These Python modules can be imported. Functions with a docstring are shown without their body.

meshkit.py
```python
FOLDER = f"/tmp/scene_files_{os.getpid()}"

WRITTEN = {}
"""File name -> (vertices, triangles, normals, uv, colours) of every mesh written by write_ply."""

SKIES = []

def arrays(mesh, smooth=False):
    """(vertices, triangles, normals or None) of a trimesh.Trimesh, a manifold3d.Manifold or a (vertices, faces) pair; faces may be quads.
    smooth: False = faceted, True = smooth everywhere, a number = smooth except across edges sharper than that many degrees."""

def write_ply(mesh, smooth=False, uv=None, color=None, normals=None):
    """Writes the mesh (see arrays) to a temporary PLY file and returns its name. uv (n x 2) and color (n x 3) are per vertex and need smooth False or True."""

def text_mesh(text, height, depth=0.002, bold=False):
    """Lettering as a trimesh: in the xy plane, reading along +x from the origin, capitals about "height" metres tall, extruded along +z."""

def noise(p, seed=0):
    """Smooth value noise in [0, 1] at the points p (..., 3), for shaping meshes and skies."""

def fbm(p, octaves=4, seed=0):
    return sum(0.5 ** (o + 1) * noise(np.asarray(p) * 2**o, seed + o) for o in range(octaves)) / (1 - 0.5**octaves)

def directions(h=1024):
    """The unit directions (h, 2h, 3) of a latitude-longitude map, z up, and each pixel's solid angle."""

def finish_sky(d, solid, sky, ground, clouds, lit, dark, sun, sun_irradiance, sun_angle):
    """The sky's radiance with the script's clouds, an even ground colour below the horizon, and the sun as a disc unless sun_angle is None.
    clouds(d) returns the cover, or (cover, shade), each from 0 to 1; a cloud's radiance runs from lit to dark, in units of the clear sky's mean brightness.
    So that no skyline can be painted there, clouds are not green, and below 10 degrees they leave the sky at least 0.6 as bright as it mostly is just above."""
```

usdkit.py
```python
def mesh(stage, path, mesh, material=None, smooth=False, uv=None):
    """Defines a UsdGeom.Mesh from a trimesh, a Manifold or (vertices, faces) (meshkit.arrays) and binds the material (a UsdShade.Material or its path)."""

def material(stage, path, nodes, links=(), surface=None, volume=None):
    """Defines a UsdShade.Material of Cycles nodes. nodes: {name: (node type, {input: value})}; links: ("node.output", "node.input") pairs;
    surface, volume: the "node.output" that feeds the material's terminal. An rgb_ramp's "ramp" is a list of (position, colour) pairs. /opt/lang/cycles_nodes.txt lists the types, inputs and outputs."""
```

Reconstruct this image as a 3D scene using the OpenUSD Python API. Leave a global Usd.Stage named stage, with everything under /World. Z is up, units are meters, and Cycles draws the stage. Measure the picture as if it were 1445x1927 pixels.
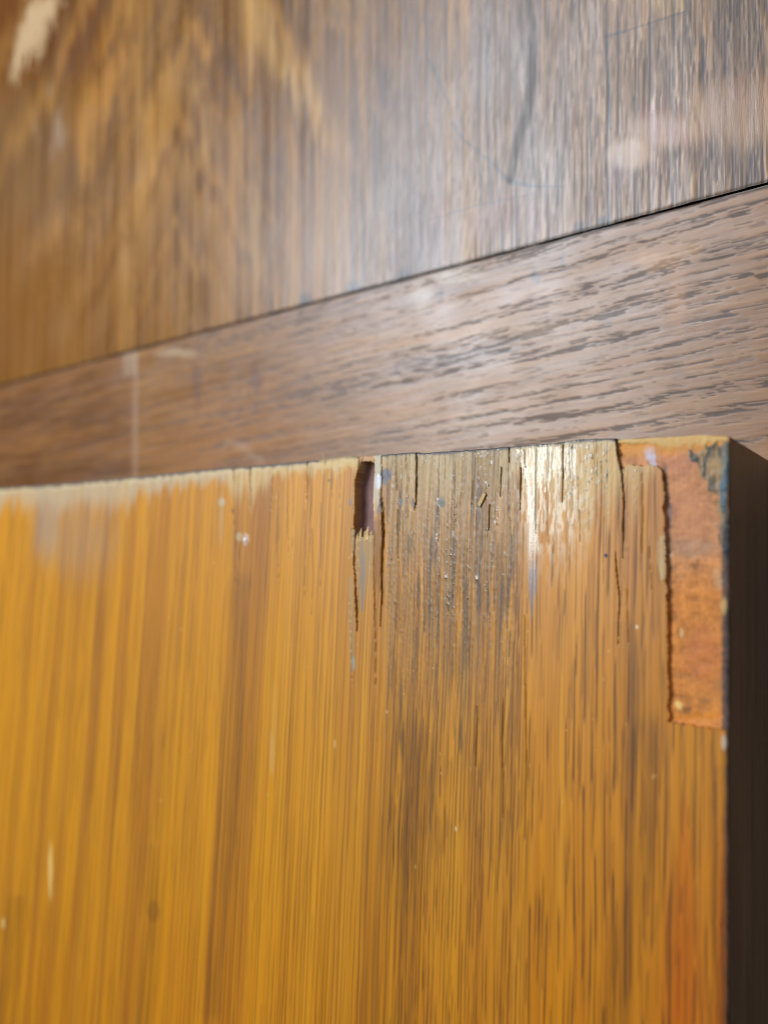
import math
import numpy as np
import usdkit
from pxr import Usd, UsdGeom, UsdLux, UsdShade, Gf, Sdf, Vt

stage = Usd.Stage.CreateInMemory()
UsdGeom.SetStageUpAxis(stage, UsdGeom.Tokens.z)
UsdGeom.SetStageMetersPerUnit(stage, 1.0)
UsdGeom.Xform.Define(stage, '/World')
UsdGeom.Scope.Define(stage, '/World/Looks')

# ------------------------------------------------------------------ camera
# The board's top lies 26 mm above the table top; its back right corner is the origin of x and y.
F, CX, CY, D, H = 1500.0, 722.5, 963.5, 0.108, 0.026
nd = np.array([1203, 200, 1500.0]); nd /= np.linalg.norm(nd)
gy = np.array([648, -15000, 1500.0]); gy -= nd * (gy @ nd); gy /= np.linalg.norm(gy)
AZ, AY = -nd, gy
AX = np.cross(AY, AZ)
R = np.stack([AX, AY, AZ])                      # camera coordinates (right, down, ahead) to scene axes


def ray(X, Y):
    return np.array([(X - CX) / F, (Y - CY) / F, 1.0])


r0 = ray(1368, 820)
c0 = r0 * D / (r0 @ nd)
EYE = np.array([-(c0 @ AX), -(c0 @ AY), H + D])


def pt(X, Y, z=H):
    """The point of the level plane at height z that stands at this place of the photograph."""
    r = R @ ray(X, Y)
    return EYE + r * ((z - EYE[2]) / r[2])


def plan(x, y, z):
    """Plan coordinates used to lay marks out on a level surface."""
    q = np.stack([x - EYE[0], y - EYE[1], np.broadcast_to(z - EYE[2], np.shape(x))], -1) @ R
    return CX + F * q[..., 0] / q[..., 2], CY + F * q[..., 1] / q[..., 2]


cam = UsdGeom.Camera.Define(stage, '/World/camera')
m = np.eye(4)
m[:3, 0], m[:3, 1], m[:3, 2], m[:3, 3] = R[:, 0], -R[:, 1], -R[:, 2], EYE
cam.AddTransformOp().Set(Gf.Matrix4d(*m.T.ravel().tolist()))
cam.CreateHorizontalApertureAttr(24.0)
cam.CreateFocalLengthAttr(24.0 * F / 1445)
cam.CreateFStopAttr(24.0 * F / 1445 / 2.6)
cam.CreateFocusDistanceAttr(0.129)
cam.CreateClippingRangeAttr(Gf.Vec2f(0.005, 50))
cam.CreateExposureAttr(0.0)


# ------------------------------------------------------------------ lamps
def rect_lamp(name, elev, az, dist, w, h, radiance, color, target=(-0.06, 0.0, 0.02)):
    e, a = math.radians(elev), math.radians(az)
    d = np.array([math.cos(e) * math.cos(a), math.cos(e) * math.sin(a), math.sin(e)])
    z = d
    x = np.cross([0, 0, 1.0], z); x /= np.linalg.norm(x)
    y = np.cross(z, x)
    L = UsdLux.RectLight.Define(stage, '/World/' + name)
    mm = np.eye(4)
    mm[:3, 0], mm[:3, 1], mm[:3, 2], mm[:3, 3] = x, y, z, np.array(target) + d * dist
    L.AddTransformOp().Set(Gf.Matrix4d(*mm.T.ravel().tolist()))
    L.CreateWidthAttr(w); L.CreateHeightAttr(h)
    L.CreateIntensityAttr(radiance); L.CreateColorAttr(Gf.Vec3f(*color))


rect_lamp('unseen_back_lamp', 49, 131, 0.72, 0.42, 0.29, 14.0, (0.88, 0.99, 1.12))  # out of view at back left, placed for the sheen on the table
rect_lamp('unseen_left_lamp', 62, 163, 0.80, 0.185, 0.14, 27.0, (1.0, 0.98, 0.96))  # out of view at upper left, placed for the glare on the board
rect_lamp('added_fill_lamp', 50, 10, 2.2, 2.0, 2.0, 1.0, (1.0, 0.95, 0.88))  # added soft fill from the right, lifts the dark side edge

# ------------------------------------------------------------------ noise and mark helpers
TAB = np.random.default_rng(7).random((64, 65536))


def noise2(x, y, seed=0):
    xi, yi = np.floor(x).astype(np.int64), np.floor(y).astype(np.int64)
    fx, fy = x - xi, y - yi
    fx, fy = fx * fx * (3 - 2 * fx), fy * fy * (3 - 2 * fy)
    t = TAB[seed % 64]
    def at(a, b):
        h = (a * 73856093 ^ b * 19349663 ^ (seed * 83492791))
        h = (h ^ (h >> 13)) * 1274126177
        return t[(h ^ (h >> 16)) & 65535]
    return (at(xi, yi) * (1 - fx) + at(xi + 1, yi) * fx) * (1 - fy) + (at(xi, yi + 1) * (1 - fx) + at(xi + 1, yi + 1) * fx) * fy


def fbm2(x, y, seed=0, octaves=3):
    return sum(0.5 ** (o + 1) * noise2(x * 2 ** o, y * 2 ** o, seed + o) for o in range(octaves)) / (1 - 0.5 ** octaves)


def sst(a, b, x):
    t = np.clip((x - a) / (b - a), 0, 1)
    return t * t * (3 - 2 * t)


def lin(r, g=None, b=None):
    c = np.array((r, g, b) if g is not None else r, float) / 255
    return np.where(c < 0.04045, c / 12.92, ((c + 0.055) / 1.055) ** 2.4)


def mixc(col, c, m):
    return col + (np.asarray(c) - col) * m[..., None]


def blob(X, Y, cx, cy, rx, ry, soft=0.3, rot=0.0):
    dx, dy = X - cx, Y - cy
    if rot:
        dx, dy = dx * math.cos(rot) + dy * math.sin(rot), -dx * math.sin(rot) + dy * math.cos(rot)
    return 1 - sst(1 - soft, 1 + soft, np.sqrt((dx / rx) ** 2 + (dy / ry) ** 2))


def stroke(X, Y, pts, widths, soft=0.5):
    """A line of varying width through pts: 1 inside, 0 outside."""
    pts = np.asarray(pts, float)
    widths = np.broadcast_to(np.asarray(widths, float), (len(pts),))
    out = np.zeros(X.shape)
    pad = widths.max() * 1.5 + 3
    box = (X > pts[:, 0].min() - pad) & (X < pts[:, 0].max() + pad) & (Y > pts[:, 1].min() - pad) & (Y < pts[:, 1].max() + pad)
    x, y = X[box], Y[box]
    best = np.zeros(x.shape)
    for (ax, ay), (bx, by), wa, wb in zip(pts[:-1], pts[1:], widths[:-1], widths[1:]):
        dx, dy = bx - ax, by - ay
        t = np.clip(((x - ax) * dx + (y - ay) * dy) / (dx * dx + dy * dy), 0, 1)
        d = np.hypot(x - ax - t * dx, y - ay - t * dy)
        w = np.maximum(wa + (wb - wa) * t, 1e-3) / 2
        best = np.maximum(best, 1 - sst(1 - soft, 1 + soft, d / w) if soft else (d < w).astype(float))
    out[box] = best
    return out


def inside(X, Y, poly):
    poly = np.asarray(poly, float)
    res = np.zeros(X.shape, bool)
    x0, y0 = poly[-1]
    for x1, y1 in poly:
        if y0 != y1:
            c = ((y1 > Y) != (y0 > Y)) & (X < (x0 - x1) * (Y - y1) / (y0 - y1) + x1)
            res ^= c
        x0, y0 = x1, y1
    return res


def raster_pores(P, us, ts, pores):
    """Adds long pores to P: each (u0, t0, length, half width, strength, slope, wobble seed)."""
    for u0, t0, ln, w, s, sl, ph in pores:
        i0, i1 = np.searchsorted(ts, (t0, t0 + ln))
        umid = u0 + sl * (t0 + ln / 2)
        ext = 3 * w + abs(sl) * ln / 2 + 0.0002
        j0, j1 = np.searchsorted(us, (umid - ext, umid + ext))
        if i1 - i0 < 1 or j1 - j0 < 1:
            continue
        tt = ts[i0:i1, None]
        k = (tt - t0) / ln
        uc = u0 + sl * tt + 0.00007 * np.sin(tt * 420 + ph)
        ww = max(w, 0.55 * (us[min(j1, len(us) - 1)] - us[j0]) / max(j1 - j0, 1))
        tap = np.clip(np.minimum(k, 1 - k) * 6, 0, 1) * (0.78 + 0.22 * np.sin(tt * 430 + 2 * ph))
        v = s * min(1, w / ww * 1.15) * tap * np.exp(-((us[None, j0:j1] - uc) / ww) ** 2)
        np.maximum(P[i0:i1, j0:j1], v, out=P[i0:i1, j0:j1])


def grain_lines(U, T, pitch, w, seed, keep=(0.3, 0.62), run=0.02):
    """Fine broken lines along the grain at uneven distances."""
    c = U / pitch
    i = np.floor(c)
    off = 0.2 + 0.6 * TAB[seed][(i.astype(np.int64) * 7919 + seed * 131) & 65535]
    jit = 0.35 * (noise2(i * 3.7 + 0.5, T / 0.015, seed + 1) - 0.5)
    d = np.abs(c - i - off - 0.3 * jit) * pitch
    ww = w * (0.6 + 0.8 * noise2(i * 5.3 + 0.5, T / (run * 0.4), seed + 2))
    return np.exp(-(d / ww) ** 2) * sst(keep[0], keep[1], noise2(i * 9.1 + 0.5, T / run, seed + 3))


# ------------------------------------------------------------------ materials
def painted(name, bump_scale, bump=0.25, dist=3e-5, spec=0.5):
    """Wood whose tone and gloss are laid out per point of the surface; fine fibre relief from noise."""
    return usdkit.material(stage, '/World/Looks/' + name, {
        'c': ('attribute', {'attribute': 'tone'}), 'r': ('attribute', {'attribute': 'gloss'}),
        'g': ('geometry', {}), 'mp': ('mapping', {'mapping_type': 'point', 'scale': bump_scale}),
        'n': ('noise_texture', {'scale': 1.0, 'detail': 3.0, 'roughness': 0.6}),
        'b': ('bump', {'strength': bump, 'distance': dist}),
        'p': ('principled_bsdf', {'specular_ior_level': spec})},
        [('g.position', 'mp.vector'), ('mp.vector', 'n.vector'), ('n.fac', 'b.height'), ('b.normal', 'p.normal'),
         ('c.color', 'p.base_color'), ('r.fac', 'p.roughness')], surface='p.BSDF')


M_board = painted('varnished_oak', (7000, 500, 7000), 0.35)
M_bare = painted('bare_core_wood', (5000, 3000, 5000), 0.6, 5e-5, 0.25)
M_side = painted('dark_edge_wood', (2000, 300, 6000), 0.25)
M_field = painted('worn_panel_oak', (3500, 350, 3500), 0.4, 4e-5, 0.6)
M_border = painted('worn_border_oak', (350, 3500, 3500), 0.4, 4e-5, 0.6)


def plain(name, color, rough=0.6):
    return usdkit.material(stage, '/World/Looks/' + name, {
        'g': ('geometry', {}), 'n': ('noise_texture', {'scale': 1800.0, 'detail': 3.0}),
        'r': ('rgb_ramp', {'ramp': [(0.3, tuple(np.array(color) * 0.7)), (0.7, tuple(np.minimum(np.array(color) * 1.25, 0.9)))]}),
        'p': ('principled_bsdf', {'roughness': rough})},
        [('g.position', 'n.vector'), ('n.fac', 'r.fac'), ('r.color', 'p.base_color')], surface='p.BSDF')


M_core = plain('dark_core', (0.055, 0.036, 0.028), 0.7)
M_chip = plain('pale_chip', tuple(lin(196, 160, 100)), 0.55)
M_split = plain('fresh_splinter', tuple(lin(215, 180, 120)), 0.5)
M_fleck = plain('blue_fleck', tuple(lin(70, 85, 120)), 0.4)
M_glue = plain('dried_glue', tuple(lin(226, 230, 244)), 0.3)

used = {}


def numbered(parent, name):
    k = used[(parent, name)] = used.get((parent, name), -1) + 1
    return f'{parent}/{name}' + (f'_{k:03d}' if k else '')


def thing(name, label, cat, loc=(0, 0, 0)):
    x = UsdGeom.Xform.Define(stage, numbered('/World', name))
    if any(loc):
        x.AddTranslateOp().Set(Gf.Vec3d(*map(float, loc)))
    p = x.GetPrim()
    p.SetCustomDataByKey('label', label); p.SetCustomDataByKey('category', cat)
    return str(p.GetPath())


def part(parent, name, v, f, mat, normals=None, tone=None, gloss=None, label=None):
    path = numbered(parent, name)
    me = usdkit.mesh(stage, path, (v, f), mat)
    if normals is not None:
        me.CreateNormalsAttr(Vt.Vec3fArray.FromNumpy(np.asarray(normals, np.float32)))
        me.SetNormalsInterpolation('vertex')
    api = UsdGeom.PrimvarsAPI(me)
    if tone is not None:
        api.CreatePrimvar('tone', Sdf.ValueTypeNames.Color3fArray, 'vertex').Set(Vt.Vec3fArray.FromNumpy(np.clip(tone, 0.002, 0.9).astype(np.float32)))
        api.CreatePrimvar('gloss', Sdf.ValueTypeNames.FloatArray, 'vertex').Set(Vt.FloatArray.FromNumpy(np.clip(gloss, 0.05, 1).astype(np.float32)))
    if label:
        me.GetPrim().SetCustomDataByKey('label', label)
    return path


def sheet_faces(nr, nc):
    i = np.arange(nr * nc).reshape(nr, nc)
    a, b, c, d = i[:-1, :-1].ravel(), i[:-1, 1:].ravel(), i[1:, 1:].ravel(), i[1:, :-1].ravel()
    return np.vstack([np.stack([a, d, c], 1), np.stack([a, c, b], 1)])


def emit_sheet(parent, V, N, faces, steep, tone, gloss, which, name, mat, label=None):
    """One part out of a relief sheet; its steep faces (broken walls) get flat normals of their own."""
    flat_f, wall_f = faces[which & ~steep], faces[which & steep]
    ids, inv = np.unique(flat_f, return_inverse=True)
    v, f, n, t, g = V[ids], inv.reshape(-1, 3), N[ids], tone[ids], gloss[ids]
    if len(wall_f):
        w = wall_f.ravel()
        q = V[wall_f]
        fn = np.cross(q[:, 1] - q[:, 0], q[:, 2] - q[:, 0])
        fn /= np.maximum(np.linalg.norm(fn, axis=1, keepdims=True), 1e-20)
        f = np.vstack([f, np.arange(len(w)).reshape(-1, 3) + len(v)])
        v, n, t, g = np.vstack([v, V[w]]), np.vstack([n, np.repeat(fn, 3, 0)]), np.vstack([t, tone[w]]), np.concatenate([g, gloss[w]])
    return part(parent, name, v, f, mat, n, t, g, label)


def relief(V, faces, limit=62):
    q = V[faces]
    fn = np.cross(q[:, 1] - q[:, 0], q[:, 2] - q[:, 0])
    ln = np.maximum(np.linalg.norm(fn, axis=1), 1e-20)
    steep = fn[:, 2] / ln < math.cos(math.radians(limit))
    N = np.zeros_like(V)
    for k in range(3):
        for a in range(3):
            N[:, a] += np.bincount(faces[~steep, k], fn[~steep, a], len(V))
    l = np.linalg.norm(N, axis=1, keepdims=True)
    N = np.where(l > 0, N / np.maximum(l, 1e-30), [0, 0, 1.0])
    return N, steep


def tube(path, radii, sides=6):
    path = np.asarray(path, float)
    v, f = [], []
    for k, (p, r) in enumerate(zip(path, radii)):
        d = path[min(k + 1, len(path) - 1)] - path[max(k - 1, 0)]
        d /= np.linalg.norm(d)
        a = np.cross(d, [0.3, 0.2, 0.93]); a /= np.linalg.norm(a)
        b = np.cross(d, a)
        for s in range(sides):
            th = 2 * math.pi * s / sides
            v.append(p + r * (math.cos(th) * a + 0.6 * math.sin(th) * b))
    for k in range(len(path) - 1):
        for s in range(sides):
            p0, p1, q0, q1 = k * sides + s, k * sides + (s + 1) % sides, (k + 1) * sides + s, (k + 1) * sides + (s + 1) % sides
            f += [(p0, p1, q1), (p0, q1, q0)]
    for base, flip in ((0, 1), ((len(path) - 1) * sides, 0)):
        for s in range(1, sides - 1):
            t = (base, base + s, base + s + 1)
            f.append(t[::-1] if flip else t)
    return np.array(v), np.array(f)


def box_mesh(lo, hi):
    x0, y0, z0 = lo; x1, y1, z1 = hi
    v = np.array([(x, y, z) for z in (z0, z1) for y in (y0, y1) for x in (x0, x1)])
    f = np.array([(0, 2, 3), (0, 3, 1), (4, 5, 7), (4, 7, 6), (0, 1, 5), (0, 5, 4), (2, 6, 7), (2, 7, 3), (0, 4, 6), (0, 6, 2), (1, 3, 7), (1, 7, 5)])
    return v, f


rng = np.random.default_rng(21)
MMX = 1e-3

# ================================================================== the table top below
SEAM = 0.0466


def grow(a, b, start, ratio=1.35):
    """Widening steps from a to b."""
    out, s, x = [], start, a
    sg = 1 if b > a else -1
    while sg * (b - x) > s:
        x = x + sg * s
        out.append(x); s *= ratio
    return np.array(out + [b])


table = thing('table_top', 'worn dark oak table top with cross grained border strip under the yellow board', 'table top')


def inner_cols(px, row, z):
    return np.array([pt(X, row, z)[0] for X in px])


# ---- the big panel of upright grain
xs = np.concatenate([grow(-0.30, -0.75, 0.002)[::-1], np.linspace(-0.30, -0.18, 210), -0.18 + np.cumsum(np.linspace(0.00055, 0.00017, 520))])
xs = xs[xs < 0.006]
xs = np.concatenate([xs, grow(xs[-1], 0.35, 0.001)])
ts = np.concatenate([[0, 0.00006, 0.00015, 0.0003, 0.0005], np.arange(0.0008, 0.045, 0.00028), np.arange(0.045, 0.175, 0.0006), grow(0.175, 0.6, 0.003)])
XS, TS = np.meshgrid(xs, ts)
gap_half = np.interp(XS, [-0.3, -0.18, -0.08, -0.035, 0.0], [0.08e-3, 0.10e-3, 0.13e-3, 0.22e-3, 0.26e-3]) * (0.8 + 0.5 * noise2(XS / 0.004, XS * 0, 3))
YS = SEAM + gap_half + TS + 0.0001 * (noise2(XS / 0.0012, XS * 0, 4) - 0.5) * (TS < 0.001)
X, Y = plan(XS, YS, 0.0)
lean = np.interp(XS, [-0.3, -0.16, -0.03, 0.3], [0.115, 0.10, 0.024, 0.0])
G = XS + lean * TS                                    # across the grain
wob = 0.0016 * (fbm2(G / 0.012, TS / 0.05, 11) - 0.5)
G = G + wob
n_w = fbm2(G / 0.006, TS / 0.09, 5)
n_m = fbm2(G / 0.0011, TS / 0.05, 6)
n_f = noise2(G / 0.00040, TS / 0.03, 8)
tone = mixc(np.broadcast_to(lin(94, 60, 24), X.shape + (3,)).copy(), lin(160, 112, 46), np.clip(0.5 + 1.5 * (n_w - 0.5) + 1.7 * (n_m - 0.5) + 1.3 * (n_f - 0.5), 0, 1))
left = 1 - sst(250, 760, X)
tone = mixc(tone, lin(116, 74, 26), 0.5 * left)
tone = mixc(tone, lin(164, 116, 56), 0.5 * sst(800, 1200, X))
tone = mixc(tone, lin(100, 54, 16), 0.85 * blob(X, Y, 60, 45, 150, 120, 0.6))
tone = mixc(tone, lin(134, 86, 38), 0.5 * blob(X, Y, 20, 640, 190, 200, 0.7))
tone = mixc(tone, lin(118, 88, 62), 0.45 * blob(X, Y, 60, 330, 150, 130, 0.6))
px = X + 34 * (fbm2(G / 0.002, TS / 0.02, 14) - 0.5)
py = Y + 70 * (noise2(G / 0.0007, TS / 0.06, 105) - 0.5) + 44 * (fbm2(G / 0.002, TS / 0.01, 15) - 0.5)
FLAMES = [([(240, -20), (218, 50), (192, 100)], (26, 30, 20), (176, 116, 44), .85), ([(236, 110), (190, 185), (163, 250), (160, 330)], (26, 42, 40, 20), (184, 120, 48), .9),
          ([(352, 40), (328, 140), (302, 260), (288, 320)], (18, 24, 24, 10), (186, 132, 60), .8), ([(300, 140), (272, 300), (262, 400), (248, 425)], (12, 22, 26, 10), (188, 132, 56), .8),
          ([(345, 18), (392, 75), (410, 118)], (12, 22, 14), (182, 122, 48), .8), ([(352, 130), (382, 200), (398, 300)], (10, 24, 16), (176, 134, 76), .6),
          ([(470, -20), (500, 70), (548, 140), (590, 205), (594, 250)], (46, 56, 50, 40, 14), (196, 150, 78), .9), ([(478, 370), (486, 500)], (26, 30), (172, 136, 84), .5),
          ([(60, 470), (130, 420), (160, 420)], (30, 40, 20), (172, 118, 66), .6), ([(270, 0), (262, 120), (270, 240)], (16, 20, 10), (178, 128, 58), .5),
          ([(240, 470), (236, 640)], (22, 26), (176, 122, 58), .6), ([(150, 560), (190, 450), (210, 330)], (20, 26, 12), (160, 108, 56), .5),
          ([(740, -10), (750, 60)], (24, 16), (184, 140, 84), .4), ([(880, -10), (890, 70)], (26, 14), (186, 140, 82), .4), ([(1255, 60), (1262, 120)], (14, 14), (186, 140, 80), .5)]
chev = Y - 1.95 * np.abs(X - 335) + 110 * (fbm2(G / 0.010, TS / 0.05, 106) - .5) + 60 * (noise2(G / 0.0012, TS / 0.05, 107) - .5)
tone = mixc(tone, lin(172, 122, 56), 0.55 * sst(0.52, 0.72, fbm2(chev / 70.0, X * 0 + 1.5, 108, 2)) * blob(X, Y, 330, 120, 380, 420, 0.7))
tone = mixc(tone, lin(84, 58, 34), 0.4 * sst(0.55, 0.75, fbm2(chev / 55.0, X * 0 + 7.5, 109, 2)) * blob(X, Y, 340, 100, 340, 330, 0.7))
for pts_, w_, c_, s_ in FLAMES:
    c_ = 0.55 * np.array(c_) + 0.45 * np.array((176, 130, 66))
    tone = mixc(tone, lin(c_), 0.85 * s_ * stroke(px, py, pts_, np.array(w_) * 1.1, 0.9) * np.clip(0.75 + 1.2 * (n_m - .5) + 0.8 * (n_f - .5), 0, 1))
for pts_, w_ in [([(222, 55), (208, 95)], (18, 10)), ([(212, 190), (196, 240), (200, 260)], (16, 14, 8)), ([(420, 110), (450, 180), (500, 200)], (20, 26, 10)), ([(330, 70), (318, 110)], (14, 10)), ([(530, 140), (560, 250)], (14, 20))]:
    tone = mixc(tone, lin(84, 56, 36), 0.5 * stroke(px, py, pts_, w_, 0.6))
# repaired corner, upper right
rep = inside(X, Y, [(1140, 66), (1290, 18), (1288, -70), (1138, -60)])
tone = mixc(tone, lin(168, 118, 58), 0.75 * rep)
tone = mixc(tone, lin(186, 146, 74), 0.6 * rep * blob(X, Y, 1255, 0, 40, 26, 0.6))
# dark pores, denser to the right
P = np.zeros(X.shape)
pl = []
for k in range(13000):
    u = rng.uniform(-0.27, 0.004) if k < 3300 else rng.uniform(-0.105, 0.004)
    t = rng.uniform(-0.004, 0.16 if u < -0.1 else 0.075)
    Xp, Yp = plan(np.array(u), np.array(SEAM + t), 0.0)
    dark = np.interp(Xp, [0, 600, 900, 1150, 1445], [0.25, 0.35, 0.6, 0.8, 1.0])
    if rng.random() > np.interp(Xp, [0, 700, 1000, 1445], [0.4, 0.6, 0.8, 0.8]):
        continue
    if 1150 < Xp < 1290 and Yp < 30:
        continue
    pl.append((u, t, rng.uniform(0.004, 0.016), rng.uniform(0.00009, 0.00026), dark * rng.uniform(0.4, 1), -np.interp(u, [-0.3, -0.16, -0.03, 0.3], [0.115, 0.10, 0.024, 0.0]), rng.uniform(0, 6)))
raster_pores(P, xs, ts, pl)
calm = np.clip(blob(X, Y, 1400, 210, 90, 60, 0.5) + 0.9 * blob(X, Y, 1185, 290, 40, 28, 0.4) + 0.8 * blob(X, Y, 1245, 245, 60, 30, 0.5), 0, 1)
P = np.maximum(P, grain_lines(G, TS, 0.0017, 0.00026, 40, (0.35, 0.6), 0.012) * np.interp(X, [500, 760, 1000, 1445], [0, 0.45, 0.8, 1.0]))
P *= 1 - 0.85 * calm
tone = mixc(tone, lin(40, 36, 42), 0.92 * np.clip(1.15 * P, 0, 1))
# rubbed and reddened places
for cx_, cy_, rx_, ry_, c_, s_ in [(930, 412, 44, 24, (118, 66, 46), .6), (1005, 405, 26, 20, (116, 64, 44), .6), (815, 425, 26, 26, (128, 82, 66), .4), (1235, 240, 36, 30, (120, 70, 52), .6),
                                   (1283, 240, 12, 34, (134, 80, 46), .7), (1320, 242, 8, 14, (128, 74, 48), .6), (1240, 310, 22, 14, (110, 66, 48), .6), (1165, 345, 22, 26, (96, 60, 54), .55),
                                   (1185, 290, 26, 20, (150, 112, 80), .3), (1400, 195, 70, 46, (128, 90, 66), .3), (620, 150, 30, 40, (112, 74, 44), .5), (700, 60, 30, 50, (120, 84, 52), .4)]:
    tone = mixc(tone, lin(c_), s_ * blob(px, py, cx_, cy_, rx_, ry_, 0.5))
# dark drips and scratches
drip = stroke(X, Y, [(992, -20), (1003, 50), (1001, 150), (988, 225), (968, 285), (960, 338)], (10, 12, 18, 18, 18, 12), 0.5)
tone = mixc(tone, lin(72, 64, 56), 0.75 * drip)
for pts_, w_ in [([(850, 230), (872, 262), (925, 305), (962, 345)], (6, 4, 5, 8)), ([(800, 95), (822, 145), (845, 195)], (3, 6, 4)), ([(800, 415), (900, 385), (1010, 362)], (2, 2.5, 2)), ([(1140, 62), (1144, 160), (1148, 240)], (5, 6, 5)),
                 ([(1138, 68), (1175, 58)], (4, 7)), ([(1175, 58), (1290, 20)], (2.5, 3)), ([(1290, -20), (1293, 60)], (5, 4)), ([(960, 340), (1000, 350), (1060, 350)], (10, 6, 3))]:
    tone = mixc(tone, lin(48, 44, 46), 0.7 * stroke(X, Y, pts_, w_, 0.5))
dropi, dropo = blob(X, Y, 1390, 166, 11, 19, 0.15), blob(X, Y, 1390, 166, 14, 22, 0.12)
tone = mixc(tone, lin(120, 78, 50), 0.75 * (dropo - dropi) + 0.4 * dropi)
# pale bare place, upper left
bare = inside(px, py, [(54, -10), (50, 20), (47, 45), (30, 57), (24, 82), (20, 115), (26, 142), (38, 132), (46, 112), (65, 95), (80, 82), (88, 55), (100, 30), (116, -10)]).astype(float)
tone = mixc(tone, lin(178, 146, 102), 0.9 * bare)
for cx_, cy_, rx_, ry_ in [(110, 262, 9, 24), (66, 235, 7, 8), (92, 170, 7, 8), (118, 240, 4, 14)]:
    tone = mixc(tone, lin(170, 155, 135), 0.35 * blob(px, py, cx_, cy_, rx_, ry_, 0.6))
# darker tone along the seam
tone = mixc(tone, lin(60, 44, 36), 0.8 * (1 - sst(0.0, 0.0011, TS)) * (0.5 + 0.9 * noise2(XS / 0.003, TS / 0.001, 21)).clip(0, 1))
for cx_ in (665, 575, 762, 1092, 1135):
    tone = mixc(tone, lin(40, 32, 28), 0.8 * blob(X, Y, cx_, np.interp(cx_, [575, 1135], [566, 418]), 12, 14, 0.6))
z = -0.00005 * P - 0.00012 * (1 - sst(0.0, 0.0005, TS)) + 0.00004 * (fbm2(G / 0.0009, TS / 0.02, 17) - 0.5) + 0.00005 * (fbm2(XS / 0.006, TS / 0.01, 18) - 0.5) - 0.00006 * bare + 0.00001 * dropo
gloss = 0.30 + 0.12 * (fbm2(XS / 0.008, TS / 0.014, 19) - 0.5) + 0.25 * P + 0.2 * bare + 0.10 * drip + 0.12 * (n_m - 0.5)
V = np.stack([XS, YS, z], -1).reshape(-1, 3)
faces = sheet_faces(len(ts), len(xs))[:, ::-1]
N, steep = relief(V, faces)
repf = rep.ravel()[faces].all(1)
tone_, gloss_ = tone.reshape(-1, 3), gloss.ravel()
emit_sheet(table, V, N, faces, steep, tone_, gloss_, ~repf, 'veneer_panel', M_field)
emit_sheet(table, V, N, faces, steep, tone_, gloss_, repf, 'repair_patch', M_field, 'yellowish let-in piece of veneer with a dark joint')

# ---- the border strips of lying grain
JX0, JX1 = pt(258, 890, 0), pt(258, 660, 0)
ts = np.concatenate([[0, 0.00006, 0.00015, 0.0003, 0.0005], np.arange(0.0008, 0.05, 0.00022), grow(0.05, 0.35, 0.002)])


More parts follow.
